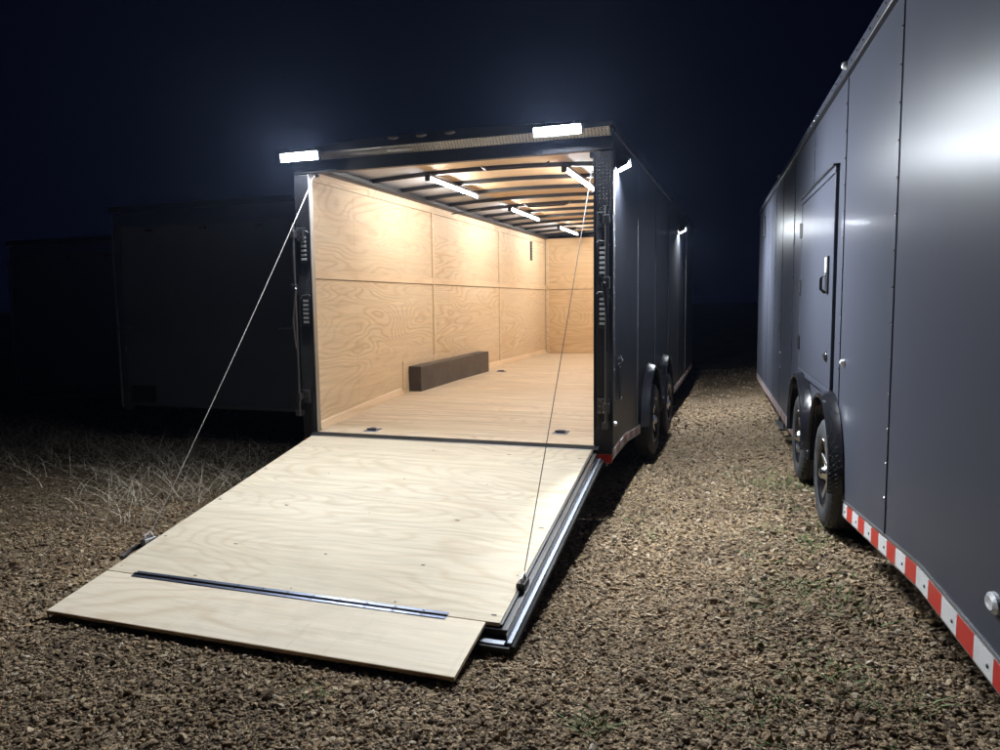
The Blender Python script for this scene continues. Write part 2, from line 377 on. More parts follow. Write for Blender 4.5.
# ------------------------------------------------------------------ wheel and fender shapes
TYRE_R = 0.345
def make_wheel(parent, detail=True):
    t = MB()
    prof = [(0.205,0.085),(0.225,0.104),(0.265,0.113),(0.305,0.108),(0.330,0.094),(0.3425,0.076)]
    tread_x = [0.06,0.052,0.048,0.040,0.016,0.012,0.006]
    top = [(TYRE_R,0.062),(TYRE_R,0.050),(TYRE_R-.008,0.048),(TYRE_R-.008,0.042),(TYRE_R,0.040),(TYRE_R,0.006),(TYRE_R-.008,0.004),(TYRE_R-.008,-0.004)]
    full = prof + top + [(r,-x) for r, x in top[:-2][::-1]] + [(r,-x) for r, x in prof[::-1]]
    t.lathe_x(full, 56)
    # shoulder blocks
    for k in range(44):
        a = 2*PI*k/44
        for sg in (1, -1):
            ca, sa = math.cos(a), math.sin(a); P = []
            for rr in (TYRE_R-.012, TYRE_R+.002):
                for dx, da in ((0.068, -.045), (0.094, -.045), (0.094, .045), (0.068, .045)):
                    rr2 = rr - (0.012 if dx > .08 else 0.0)
                    P.append((sg*dx, rr2*math.cos(a+da), rr2*math.sin(a+da)))
            t.hexa(P)
    w = t.build('wheel', 'rubber', parent, smooth=True)
    r = MB()
    r.lathe_x([(0.208,0.090),(0.214,0.098),(0.208,0.102),(0.196,0.094),(0.188,0.060),(0.180,-0.05),(0.18,-0.09),(0.208,-0.09)], 48)
    r.lathe_x([(0.0,-0.02),(0.18,-0.02),(0.18,-0.03),(0.0,-0.03)], 32, closed=False)
    r.build('rim', 'black_gloss', w, smooth=True)
    MB().lathe_x([(0.209,0.1005),(0.214,0.1015),(0.2155,0.099),(0.210,0.0975)], 48).build('rim_lip', 'bright_metal', w, smooth=True)
    sm = MB()
    sm.hexa([(0.030,-.030,.045),(0.030,.030,.045),(0.060,.022,.190),(0.060,-.022,.190),(0.066,-.020,.045),(0.066,.020,.045),(0.086,.017,.192),(0.086,-.017,.192)])
    s0 = sm.build('spoke', 'bright_metal', w, bevel=0.004)
    for k in range(1, 8):
        c = s0.copy(); col.objects.link(c); c.parent = w; c.rotation_euler = (2*PI*k/8, 0, 0)
    h = MB().lathe_x([(0.0,0.120),(0.022,0.119),(0.036,0.110),(0.041,0.09),(0.062,0.072),(0.070,0.055),(0.070,0.02),(0.0,0.02)], 28, closed=False)
    h.build('hub_cap', 'bright_metal', w, smooth=True)
    ln = MB()
    for k in range(6):
        a = 2*PI*(k+.5)/6
        ln.lathe_x([(0.0,0.082),(0.007,0.080),(0.009,0.06),(0.009,0.03)], 6, closed=False, c=(0, .054*math.cos(a), .054*math.sin(a)))
    ln.build('lug_nuts', 'bright_metal', w, kind='stuff')
    return w
def make_fender(parent, mat='tread_gloss', R=0.455, out=0.085):
    # arch about origin in the y-z plane; outward = +x, side skin at x = 0
    sec = [(R+0.030, 0.002), (R+0.034, 0.008), (R+0.022, 0.030), (R+0.014, out-0.02), (R+0.010, out-0.006), (R, out), (R-0.014, out-0.004), (R-0.016, out-0.022), (R-0.006, out-0.03), (R-0.004, 0.0), (R-0.008, -0.10), (R-0.001,-0.10), (R+0.004, 0.002)]
    b = MB(); n = 36; m = len(sec); vs = []; fs = []
    angs = [math.radians(-8 + 196*k/n) for k in range(n+1)]
    for a in angs:
        for r, x in sec: vs.append((x, r*math.cos(a), r*math.sin(a)*0.98))
    for k in range(n):
        for i in range(m):
            q = (i+1) % m; fs.append((k*m+i, (k+1)*m+i, (k+1)*m+q, k*m+q))
    fs.append(tuple(range(m))); fs.append(tuple(n*m+i for i in range(m)))
    b.add(vs, fs); return b.build('fender', mat, parent, smooth=True)

def strip_panel(s0, s1, zb, zt, x_out, th, tilt=(0, 0), arches=(), n_per=0.025, bow=0.0):
    """side sheet from s0 to s1 along y, bottom follows zb(s), arches cut out"""
    n = max(2, int((s1-s0)/n_per)); ss = np.linspace(s0, s1, n+1); b = MB(); vs = []; fs = []
    nz = 6
    for i, s in enumerate(ss):
        z0 = zb(s)
        for sc, zc, R in arches:
            if abs(s-sc) < R: z0 = max(z0, zc + math.sqrt(R*R-(s-sc)**2)*0.98)
        t = i/n; xo = x_out + tilt[0]*(1-t) + tilt[1]*t + bow*4*t*(1-t)
        vs.append((xo, s, z0)); vs.append((xo, s, zt)); vs.append((xo-th, s, z0)); vs.append((xo-th, s, zt))
    for i in range(n):
        a = i*4; c = a+4
        fs += [(a, a+1, c+1, c), (a+2, c+2, c+3, a+3), (a, c, c+2, a+2), (a+1, a+3, c+3, c+1)]
    fs += [(0, 2, 3, 1), (n*4, n*4+1, n*4+3, n*4+2)]
    return b.add(vs, fs)
def screw_mesh(b, x, y, z, sg=1, r=0.0065):
    n = 8; vs = [(x, y+r*math.cos(2*PI*k/n), z+r*math.sin(2*PI*k/n)) for k in range(n)] + [(x+sg*.0035, y+.6*r*math.cos(2*PI*k/n), z+.6*r*math.sin(2*PI*k/n)) for k in range(n)]
    b.add(vs, [(k, (k+1)%n, n+(k+1)%n, n+k) for k in range(n)] + [tuple(range(n, 2*n))])

def side_reflectors(parent, x, sg, spans, zb, h0, h1, start=0, shaded=False):  # last flag picks the tape colours darkened for unlit spans
    k = start
    for a, b_ in spans:
        s = a
        while s < b_-0.03:
            e = min(s+0.152, b_); z0, z1 = zb(s), zb(e)
            red = k % 2 == 0
            P = [(x, s+.0005, z0+h0), (x+sg*.003, s+.0005, z0+h0), (x+sg*.003, e-.0005, z1+h0), (x, e-.0005, z1+h0),
                 (x, s+.0005, z0+h1), (x+sg*.003, s+.0005, z0+h1), (x+sg*.003, e-.0005, z1+h1), (x, e-.0005, z1+h1)]
            MB().hexa(P).build('reflector_stripe', ('red_shaded' if red else 'white_shaded') if shaded else ('red_tape' if red else 'white_tape'), parent)
            s = e; k += 1

# ================================================================== MAIN TRAILER
T = thing('cargo_trailer', 'open black cargo trailer with its plywood ramp lowered and lights on', 'trailer')
W, LEN = 1.295, 7.50
mprof = [(0,.42),(.56,.445),(1.8,.34),(5.0,.37),(7.5,.43)]
mzb = lambda s: interp(mprof, s)
FZ = [(0,.5258),(.73,.582),(1.75,.655),(2.9,.672),(7.3,.680)]
fz = lambda s: interp(FZ, s)
WHEELS_M = [1.90, 3.12]; AZ = 0.50; AR = 0.455
ztop = 2.74
# outer side sheets
for sg in (1, -1):
    seams = [0.08, 1.22, 2.44, 3.66, 4.88, 6.10, LEN-0.06]
    for i in range(6):
        b = strip_panel(seams[i]+.0015, seams[i+1]-.0015, lambda s: mzb(s)+.095, ztop, W-0.001*(i%2), 0.012, (random.uniform(-.002,.001), random.uniform(-.002,.001)), [(c, AZ, AR) for c in WHEELS_M], bow=random.uniform(-.002, .003))
        if sg < 0: b.v = [(-x, y, z) for x, y, z in b.v]
        b.build('side_panel', 'black_skin', T)
    sc = MB()
    for i in range(7):
        s = min(seams[i]+.02, LEN-.08); z = 0.75
        if i == 0: s = 0.045
        while z < ztop-.04:
            if min(abs(s-c) for c in WHEELS_M) > .5 or z > 1.05: screw_mesh(sc, sg*(W+.0035 if i == 0 else W+.0005), s, z, sg)
            z += 0.11
    sc.build('panel_screws', 'grey_metal', T, kind='stuff')
    for q_ in seams[1:-1]:
        lo = .99 if min(abs(q_-c) for c in WHEELS_M) < .5 else mzb(q_)+.10
        MB().box(*sorted((sg*(W+.0008), sg*(W+.004))), q_-.012, q_+.004, lo, ztop-.006).build('lap_seam', 'dark_steel', T)
    # bottom rail following the dove tail
    for a, b_ in ((0.0, WHEELS_M[0]-AR-.02), (WHEELS_M[1]+AR+.02, LEN)):
        b = MB(); ss = [a] + [q for q, _ in mprof if a < q < b_] + [b_]
        for u, v in zip(ss[:-1], ss[1:]):
            P = [(sg*(W-.06), u, mzb(u)), (sg*W, u, mzb(u)), (sg*W, v, mzb(v)), (sg*(W-.06), v, mzb(v))]
            b.hexa(P + [(x, y, z+.092) for x, y, z in P])
        b.build('frame_rail', 'grey_metal', T, bevel=.003)
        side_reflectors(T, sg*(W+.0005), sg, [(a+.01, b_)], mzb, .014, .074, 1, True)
    MB().box(sg*(W-.04) if sg > 0 else -W-.012, W+.012 if sg > 0 else -W+.04, 0.0, LEN, ztop-.005, ztop+.055).build('roof_rail', 'black_metal', T, bevel=.012)
    # rear corner trim with its angled edge
    MB().box(min(sg*(W-.01), sg*(W+.003)), max(sg*(W-.01), sg*(W+.003)), 0.0, 0.078, mzb(0)+.094, ztop-.006).build('corner_trim', 'tread_black' if sg > 0 else 'black_metal', T)
    MB().box(min(sg*1.0,sg*1.282), max(sg*1.0,sg*1.282), LEN-.055, LEN-.045, .5, ztop).build('front_corner', 'black_metal', T)
box('front_panel', 'black_skin', T, -W+.002, W-.002, LEN-.044, LEN-.03, .43, ztop)
# roof skin, gently arched
b = MB(); n = 20; vs = []; fs = []
rz = lambda x: 2.752 + 0.06*(1-(x/1.25)**2)
for i in range(n+1):
    x = -1.28 + 2.56*i/n
    for y in (-0.02, LEN):
        for dz in (0.012, 0.004): vs.append((x, y, rz(x)+dz+.02))
for i in range(n):
    a = i*4; c = a+4
    fs += [(a, a+2, c+2, c), (a+1, c+1, c+3, a+3), (a, c, c+1, a+1), (a+2, a+3, c+3, c+2)]
fs += [(0,1,3,2), (n*4, n*4+2, n*4+3, n*4+1)]
b.add(vs, fs).build('roof', 'black_metal', T, smooth=True)
# ceiling: tan centre sheets between pale side strips, just above the bows
def arch_sheet(x0, x1, y0, y1, z_off, th, n=10):
    b = MB(); vs = []; fs = []
    for i in range(n+1):
        x = x0 + (x1-x0)*i/n
        for y in (y0, y1):
            for dz in (0, th): vs.append((x, y, 2.700 + 0.045*(1-(x/1.2)**2) + z_off + dz))
    for i in range(n):
        a = i*4; c = a+4
        fs += [(a, c, c+2, a+2), (a+1, a+3, c+3, c+1), (a, a+1, c+1, c), (a+2, c+2, c+3, a+3)]
    fs += [(0,2,3,1), (n*4, n*4+1, n*4+3, n*4+2)]
    return b.add(vs, fs)
for i in range(3):
    y0 = 0.06 + 2.43*i
    arch_sheet(-.56, .76, y0+.002, y0+2.426, 0.024, .006).build('ceiling_panel', 'ply_ceiling', T)
for x0, x1 in ((-1.20, -.562), (.762, 1.20)):
    for i in range(3):
        y0 = 0.06 + 2.43*i
        arch_sheet(x0, x1, y0+.002, y0+2.426, 0.030, .004).build('ceiling_strip', 'roof_liner', T)
k = 0; y = 0.42
while y < 7.2:
    b = MB(); n = 14; vs = []; fs = []
    for i in range(n+1):
        x = -1.165 + 2.33*i/n; z = 2.688 + 0.045*(1-(x/1.2)**2)
        for yy in (y-.016, y+.016):
            for dz in (0, .036): vs.append((x, yy, z+dz))
    for i in range(n):
        a = i*4; c = a+4
        fs += [(a, c, c+2, a+2), (a+1, a+3, c+3, c+1), (a, a+1, c+1, c), (a+2, c+2, c+3, a+3)]
    fs += [(0,2,3,1), (n*4, n*4+1, n*4+3, n*4+2)]
    b.add(vs, fs).build('roof_bow', 'black_metal', T)
    y += 0.61
for sg in (1, -1):
    MB().box(min(sg*1.135,sg*1.19), max(sg*1.135,sg*1.19), .06, 7.26, 2.652, 2.715).build('wall_rail', 'black_metal', T, bevel=.006)
    MB().tube([(sg*1.128, .1, 2.662), (sg*1.128, 7.2, 2.662)], .009, 6).build('wiring_conduit', 'black_metal', T)
# plywood lining: left and right walls, panels with battens
ZM, ZT2 = 1.786, 2.575
wcols = [0.045, 2.43, 4.74, 7.25]
for sg in (-1, 1):
    xi = sg*1.182
    def wall_piece(name, y0, y1, za, zb_, xp, mat='ply_wall', th=.012, bev=.0015):
        x0, x1 = sg*(1.182-xp), sg*(1.182+th)
        zz0 = za if callable(za) else (lambda s: za)
        b = MB(); ys = [y0] + [q for q, _ in FZ if y0 < q < y1] + [y1]
        for u, v in zip(ys[:-1], ys[1:]):
            P = [(min(x0,x1), u, zz0(u)), (max(x0,x1), u, zz0(u)), (max(x0,x1), v, zz0(v)), (min(x0,x1), v, zz0(v))]
            b.hexa(P + [(px, py, zb_) for px, py, pz in P])
        return b.build(name, mat, T, bevel=bev)
    for i in range(3):
        a, c = wcols[i], wcols[i+1]
        wall_piece('wall_panel', a+.003, c-.003, fz, ZM-.003, 0)
        wall_piece('wall_panel', a+.003, c-.003, ZM+.003, ZT2-.002, 0)
        wall_piece('wall_panel', a+.003, c-.003, ZT2+.002, 2.66, .001)
        if i: 
            wall_piece('batten', a+.006, a+.058, lambda s: fz(s)+.075, ZM-.002, .012, 'ply_trim')
            wall_piece('batten', a+.006, a+.058, ZM+.078, ZT2-.004, .012, 'ply_trim')
    wall_piece('batten', 7.18, 7.236, lambda s: fz(s)+.075, ZM-.002, .007); wall_piece('batten', 7.18, 7.236, ZM+.078, ZT2-.004, .007)
    for i in range(3): wall_piece('batten', wcols[i]+.003, wcols[i+1]-.003, ZM+.002, ZM+.074, .012, 'ply_trim')
    # kick strip along the floor
    ks = [.05, 1.62]; 
    for a, c in ((.05, 1.60), (3.92, 7.22)):
        b = MB(); ys = [a] + [q for q, _ in FZ if a < q < c] + [c]
        for u, v in zip(ys[:-1], ys[1:]):
            x0, x1, x2 = sg*1.181, sg*1.150, sg*1.172
            P = [(x0, u, fz(u)+.001), (x1, u, fz(u)+.001), (x1, v, fz(v)+.001), (x0, v, fz(v)+.001), (x0, u, fz(u)+.07), (x2, u, fz(u)+.06), (x2, v, fz(v)+.06), (x0, v, fz(v)+.07)]
            b.hexa(P)
        b.build('kick_strip', 'ply_trim', T)
    # wheel box and the ply patch behind it
    wall_piece('wall_panel', 1.63, 3.90, fz, .985, .010)
    x0, x1 = sorted((sg*1.030, sg*1.171)); bx = MB()
    bx.hexa([(x0,1.755,fz(1.755)),(x1,1.755,fz(1.755)),(x1,3.86,fz(3.86)),(x0,3.86,fz(3.86)),(x0,1.755,.918),(x1,1.755,.918),(x1,3.86,.938),(x0,3.86,.938)])
    bx.build('wheel_box', 'box_steel', T, bevel=.004)
    # wheel well lining behind the skin
    for c in WHEELS_M:
        MB().box(*sorted((sg*1.196, sg*1.200)), c-.46, c+.46, .42, .97).build('well_back', 'black_metal', T)
# front wall lining
for i, (x0, x1) in enumerate(((-1.175, .04), (.04, 1.175))):
    for z0, z1 in ((fz(7.25), ZM-.003), (ZM+.003, 2.66)):
        box('wall_panel', 'ply_front', T, x0+.002, x1-.002, 7.25, 7.262, z0, z1, .0015)
box('batten', 'ply_front', T, -1.170, 1.170, 7.240, 7.2495, ZM+.001, ZM+.072, .001)
box('batten', 'ply_wall', T, -1.170, -1.115, 7.2405, 7.2495, fz(7.2), ZM-.002, .001)
box('batten', 'ply_wall', T, -1.170, -1.115, 7.2405, 7.2495, ZM+.074, 2.60, .001)
# floor sheets
fl = [0.0, .73, 1.75, 2.97, 4.19, 5.41, 6.63, 7.25]
for i in range(7):
    if i == 0: continue
    a, c = (0.0 if i == 1 else fl[i]), fl[i+1]
    b = MB(); ys = [a] + [q for q, _ in FZ if a < q < c] + [c]
    for u, v in zip(ys[:-1], ys[1:]):
        e = .0006
        P = [(-1.182,u+e,fz(u)-.02),(1.182,u+e,fz(u)-.02),(1.182,v-e if v == c else v,fz(v)-.02),(-1.182,v-e if v == c else v,fz(v)-.02)]
        b.hexa(P + [(x, y, z+.02) for x, y, z in P])
    b.build('floor_panel', 'ply_floor', T)
box('underfloor', 'black_metal', T, -1.24, 1.24, .05, LEN-.05, .36, .485)
# rear sill
MB().hexa([(-1.20,-.052,.470),(1.20,-.052,.470),(1.20,-.001,.470),(-1.20,-.001,.470),(-1.20,-.052,.505),(1.20,-.052,.505),(1.20,-.001,.5235),(-1.20,-.001,.5235)]).build('sill_gasket', 'strap', T)
box('rear_sill', 'grey_metal', T, -1.165, 1.165, -.085, -.0525, .470, .507, .004)
# rear jambs in tread plate
for sg in (1, -1):
    x0, x1 = sorted((sg*1.166, sg*(W-.0005)))
    box('door_jamb', 'tread_black', T, x0, x1, -.002, .045, .47, 2.615, .003)
    box('jamb_edge', 'grey_metal' if sg < 0 else 'black_metal', T, *sorted((sg*1.158, sg*1.1655)), -.006, .046, .53, 2.615)
    box('corner_reflector', 'red_tape', T, *sorted((sg*1.15, sg*W)), -.012, -.0005, .405, .466, .003)
    # oval clear LED tail lamps
    for zc in ((2.03, 1.52) if sg < 0 else (1.86, 1.50)):
        xc = sg*1.226; b = MB(); n = 28; vs = []; fs = []
        def ov(r, rz_, y): 
            out = []
            for k in range(n):
                a = 2*PI*k/n; cx_, cz_ = math.cos(a), math.sin(a)
                out.append((xc + r*cx_, y, zc + (rz_-r)*(1 if cz_ > 0 else -1)*(abs(cz_) > 1e-6) + r*cz_))
            return out
        rings = [ov(.042,.125,-.0025), ov(.042,.125,-.012), ov(.034,.117,-.014), ov(.032,.115,-.008)]
        vs = [p_ for R in rings for p_ in R]
        for i in range(3):
            for k in range(n): fs.append((i*n+k, i*n+(k+1)%n, (i+1)*n+(k+1)%n, (i+1)*n+k))
        fs.append(tuple(3*n+k for k in range(n)))
        tl = b.add(vs, fs).build('tail_light', 'black_metal', T, smooth=True)
        for k in range(6):
            z = zc - .088 + .035*k
            MB().hexa([(xc-.026,-.008,z-.010),(xc+.026,-.008,z-.010),(xc+.026,-.008,z+.010),(xc-.026,-.008,z+.010),(xc-.020,-.0135,z-.006),(xc+.020,-.0135,z-.006),(xc+.020,-.0135,z+.006),(xc-.020,-.0135,z+.006)]).build('led_lens', 'clear_lens', tl)
        MB().tube([(xc-sg*.046,-.008,zc+.125), (xc-sg*.03,-.010,zc+.14),(xc+sg*.03,-.010,zc+.132), (xc+sg*.046,-.008,zc+.10)], .003, 6).build('lamp_bezel', 'grey_metal', tl)
    # cam bar with its hinges and latch
    xb = sg*1.287 if sg < 0 else 1.263
    cb = MB().tube([(xb,-.062,.70),(xb,-.062,2.23)], .014, 10).build('cam_bar', 'dark_steel', T, smooth=True)
    for z in (2.14, .82):
        box('hinge_bracket', 'dark_steel', cb, *sorted((xb+sg*.015, xb-sg*.075)), -.030, -.0035, z-.055, z+.055, .004)
        MB().box(*sorted((xb-sg*.022, xb+sg*.02)), -.078, -.031, z-.03, z+.03).build('hinge_knuckle', 'dark_steel', cb, bevel=.006)
        hb = MB()
        for dx in (-.028, -.056):
            for dz in (-.04, 0, .04):
                hb.lathe_x([(0,0),(.006,0)], 6, closed=False) if False else hb.box(xb-sg*.0+sg*dx-.006, xb+sg*dx+.006, -.036, -.0305, z+dz-.006, z+dz+.006)
        hb.build('hinge_bolts', 'bright_metal', cb, kind='stuff')
    MB().tube([(xb,-.062,1.72),(xb-sg*.02,-.085,1.70),(xb+sg*.012,-.09,1.45),(xb+sg*.004,-.075,1.22)], [.013,.012,.011,.010], 8).build('latch_handle', 'dark_steel' if sg < 0 else 'black_metal', cb, smooth=True)
    box('latch_hasp', 'dark_steel', cb, xb-.022, xb+.022, -.085, -.045, 1.66, 1.74, .005)
    box('cam_keeper', 'dark_steel', cb, xb-.03, xb+.012, -.08, -.004, .66, .71, .005)
# header and tread plate visor
box('header', 'tread_black', T, -1.2945, 1.2945, -.004, .05, 2.623, 2.718, .003)
MB().hexa([(-1.28,-.0045,2.7185),(1.28,-.0045,2.7185),(1.28,.04,2.7185),(-1.28,.04,2.7185),(-1.28,-.056,2.768),(1.28,-.056,2.768),(1.28,.04,2.768),(-1.28,.04,2.768)]).build('visor', 'tread_bright', T)
b = MB(); n = 16; vs = []; fs = []
for i in range(n+1):
    x = -1.307 + 2.614*i/n; zt_ = 2.800 + .045*(1-(x/1.3)**2)
    for y in (-.064, .05):
        for z in (2.7685, zt_): vs.append((x, y, z))
for i in range(n):
    a = i*4; c = a+4; fs += [(a, a+1, c+1, c), (a+2, c+2, c+3, a+3), (a+1, a+3, c+3, c+1), (a, c, c+2, a+2)]
fs += [(0,2,3,1), (n*4, n*4+1, n*4+3, n*4+2)]
b.add(vs, fs).build('header_fascia', 'black_metal', T, bevel=.004)
for x in (-.36, -.13, .10):
    ml = MB(); vs = []; fs = []; n = 14
    for k in range(n):
        a = 2*PI*k/n; vs += [(x+.045*math.cos(a), -.066, 2.822+.016*math.sin(a)), (x+.040*math.cos(a), -.082, 2.822+.013*math.sin(a)), (x+.022*math.cos(a), -.090, 2.822+.007*math.sin(a))]
    for k in range(n):
        j = (k+1) % n
        fs += [(k*3, j*3, j*3+1, k*3+1), (k*3+1, j*3+1, j*3+2, k*3+2)]
    fs.append(tuple(k*3+2 for k in range(n)))
    ml.add(vs, fs).build('marker_light', 'amber_lens', T, smooth=True)
# flood bars on the header
def flood(xc, zc):
    w2 = .166; yb = -.098
    h = MB()
    tilt = math.radians(12); dy, dz = -math.cos(tilt), -math.sin(tilt)      # lens normal
    uy, uz = math.sin(tilt), -math.cos(tilt)                              # across the lens
    def P(x, a, d): return (xc+x, yb + a*uy + d*dy, zc + a*uz + d*dz)
    A = [(-w2-.012,-.035,-.03),(w2+.012,-.035,-.03),(w2+.012,.035,-.03),(-w2-.012,.035,-.03),(-w2-.012,-.035,.008),(w2+.012,-.035,.008),(w2+.012,.035,.008),(-w2-.012,.035,.008)]
    h.hexa([P(*q) for q in A])
    wl = h.build('work_light', 'black_metal', T, bevel=.006)
    l = MB(); A = [(-w2,-.029,.0085),(w2,-.029,.0085),(w2,.029,.0085),(-w2,.029,.0085),(-w2+.006,-.025,.014),(w2-.006,-.025,.014),(w2-.006,.025,.014),(-w2+.006,.025,.014)]
    l.hexa([P(*q) for q in A]); l.build('lamp_lens', 'work_lens', wl)
    br = MB()
    for s_ in (-.10, .10): br.box(xc+s_-.014, xc+s_+.014, -.092, -.0645, zc+.012, zc+.062)
    br.build('lamp_bracket', 'black_metal', wl)
flood(-1.172, 2.738); flood(.922, 2.758)
# side scene lamps
def side_lamp(yc, zc):
    wl = MB()
    wl.hexa([(W+.0005,yc-.052,zc-.034),(W+.080,yc-.052,zc+.008),(W+.080,yc+.052,zc+.008),(W+.0005,yc+.052,zc-.034), (W+.0005,yc-.052,zc+.058),(W+.080,yc-.052,zc+.040),(W+.080,yc+.052,zc+.040),(W+.0005,yc+.052,zc+.058)])
    wl = wl.build('scene_light', 'black_metal', T, bevel=.003)
    for e in (-1, 1):
        y0, y1 = sorted((yc+e*.0525, yc+e*.058))
        MB().hexa([(W+.0005,y0,zc-.060),(W+.088,y0,zc-.020),(W+.088,y1,zc-.020),(W+.0005,y1,zc-.060),(W+.0005,y0,zc+.058),(W+.086,y0,zc+.036),(W+.086,y1,zc+.036),(W+.0005,y1,zc+.058)]).build('lamp_shield', 'black_metal', wl)  # added plates that keep the lens light from streaking along the side skin
    MB().hexa([(W+.0080,yc-.046,zc-.0335),(W+.0760,yc-.046,zc+.0040),(W+.0760,yc+.046,zc+.0040),(W+.0080,yc+.046,zc-.0335),
               (W+.0100,yc-.045,zc-.0380),(W+.0790,yc-.045,zc-.0005),(W+.0790,yc+.045,zc-.0005),(W+.0100,yc+.045,zc-.0380)]).build('lamp_lens', 'scene_lens', wl)
side_lamp(.17, 2.555); side_lamp(4.95, 2.515)
# ceiling strip lights
for x in (-.53, .72):
    for y0 in (.93, 3.30, 5.66):
        zc = 2.688 + 0.045*(1-(x/1.2)**2)
        h = box('strip_light', 'dark_steel', T, x-.024, x+.024, y0, y0+1.22, zc-.026, zc-.002, .003)
        b = MB(); n = 8; vs = []; fs = []
        for yy in (y0+.012, y0+1.208):
            for k in range(n+1):
                a = -.65 + (PI+1.3)*k/n; vs.append((x+.0135*math.cos(a), yy, zc-.038-.013*math.sin(a)))
        for k in range(n): fs.append((k, k+1, n+2+k, n+1+k))
        fs += [tuple(range(n+1)), tuple(range(n+1, 2*n+2)), (0, n+1, 2*n+1, n)]
        b.add(vs, fs).build('lamp_lens', 'strip_lens', h, smooth=True)
        box('end_cap', 'black_metal', h, x-.024, x+.024, y0-.016, y0-.0005, zc-.064, zc-.004); box('end_cap', 'black_metal', h, x-.024, x+.024, y0+1.2205, y0+1.236, zc-.064, zc-.004)
# wire loops under the bows and a brace
for x0, x1, y in ((.06, .60, .80), (-.30, .20, 3.24)):
    z = 2.715; MB().tube([(x0-.03,y,z+.01),(x0,y-.02,z-.012),(x0+.03,y-.06,z-.03),((x0+x1)/2,y-.07,z-.034),(x1-.04,y-.06,z-.03),(x1,y-.02,z-.012),(x1+.02,y,z+.01)], .009, 8).build('wire_loop', 'black_metal', T, smooth=True)
MB().tube([(-1.13,3.30,2.69),(-.86,3.30,2.765)], .008, 6).build('brace_rod', 'black_metal', T) if False else MB().tube([(-1.14,2.95,2.62),(-.90,3.30,2.70)], .007, 6).build('brace_rod', 'black_metal', T)
# wall vent and floor rings
vnt = box('wall_vent', 'black_metal', T, -1.1815, -1.168, 6.33, 6.43, 2.25, 2.555, .004)
for k in range(6): box('vent_louvre', 'grey_metal', vnt, -1.1675, -1.163, 6.345, 6.415, 2.28+.043*k, 2.292+.043*k)
for x, y in ((-.72, .13), (.83, .33), (-.86, 3.86), (.86, 3.86)):
    z = fz(y); sl = (fz(y+.05)-fz(y))/.05
    rg = MB().hexa([(x-.06,y-.055,z-.055*sl+.0005),(x+.06,y-.055,z-.055*sl+.0005),(x+.06,y+.055,z+.055*sl+.0005),(x-.06,y+.055,z+.055*sl+.0005)] + [(x-.055,y-.05,z-.05*sl+.005),(x+.055,y-.05,z-.05*sl+.005),(x+.055,y+.05,z+.05*sl+.005),(x-.055,y+.05,z+.05*sl+.005)]).build('ring_plate', 'galvanised', T)
    MB().tube([(x-.035,y-.015,z+.008),(x-.03,y+.028,z+.012),(x+.03,y+.028,z+.012),(x+.035,y-.015,z+.008)], .0065, 8, closed=True).build('tie_ring', 'grey_metal', rg, smooth=True)
    box('ring_clamp', 'galvanised', rg, x-.04, x+.04, y-.026, y-.010, z+.006, z+.018, .002)
# right side fittings
st = box('hold_strap', 'strap', T, W+.008, W+.016, .235, .285, .845, 1.085, .003)
MB().tube([(W+.001,.26,1.10),(W+.03,.26,1.13),(W+.012,.26,1.16),(W+.001,.26,1.14)], .007, 6).build('strap_hook', 'grey_metal', st)
box('strap_clip', 'grey_metal', st, W+.0165, W+.024, .24, .28, .835, .855)
MB().lathe_x([(0,.022),(.012,.020),(.018,.010),(.018,.0005)], 16, closed=False, c=(W+.003,.055,.685)).build('bump_stop', 'white_plastic', T, smooth=True)
# wheels
w0 = None
for sg in (1, -1):
    for c in WHEELS_M:
        if w0 is None: w0 = w = make_wheel(T)
        else: w = copy_tree(w0, T)
        w.location = (sg*(W-.012), c, .43); w.scale = (.87, 1, 1); w.rotation_euler = (random.uniform(0, 1), 0, 0 if sg > 0 else PI)
        if w0 is not w and sg > 0: w.rotation_euler = (0.3, 0, 0)
f0 = None
for sg in (1, -1):
    for c in WHEELS_M:
        if f0 is None: f0 = f_ = make_fender(T)
        else: f_ = copy_tree(f0, T)
        f_.location = (sg*W, c, AZ); f_.rotation_euler = (0, 0, 0 if sg > 0 else PI)
box('axle', 'black_metal', T, -1.15, 1.15, 1.72, 1.80, .385, .46); box('axle', 'black_metal', T, -1.15, 1.15, 3.02, 3.10, .385, .46)
# ---- lowered ramp door
RY, Z0, Z1 = 2.144, .508, .1068; FY, Z2 = 2.5305, .0323
sl = (Z1-Z0)/(RY-.09)
rzp = lambda y: Z0 + sl*(-y-.09)         # top of ramp ply at y (negative)
def slab(x0, x1, ya, yb, top, bot, zf=rzp):
    return MB().hexa([(x0,yb,zf(yb)+bot),(x1,yb,zf(yb)+bot),(x1,ya,zf(ya)+bot),(x0,ya,zf(ya)+bot),(x0,yb,zf(yb)+top),(x1,yb,zf(yb)+top),(x1,ya,zf(ya)+top),(x0,ya,zf(ya)+top)])
D = slab(-1.165, 1.203, -.095, -RY-.02, -.0185, -.075).build('ramp_door', 'black_metal', T, bevel=.004)
slab(-1.1644, 1.160, -.092, -RY, 0, -.018).build('plywood_sheet', 'ply_ramp', D, bevel=.0015)
slab(1.2035, 1.232, -.10, -RY-.055, -.052, -.076).build('door_trim', 'rail_alloy', D, bevel=.003)
slab(1.2325, 1.250, -.10, -RY-.065, -.060, -.082).build('door_seal', 'strap', D, bevel=.003)
slab(1.1605, 1.1735, -.095, -RY-.002, -.004, -.0183).build('door_edge', 'black_metal', D)
slab(1.2035, 1.209, -.10, -RY-.045, -.022, -.0515).build('door_channel', 'black_gloss', D)
slab(-1.15, 1.2030, -RY-.0205, -RY-.075, -.050, -.074).build('door_trim', 'rail_alloy', D, bevel=.003)
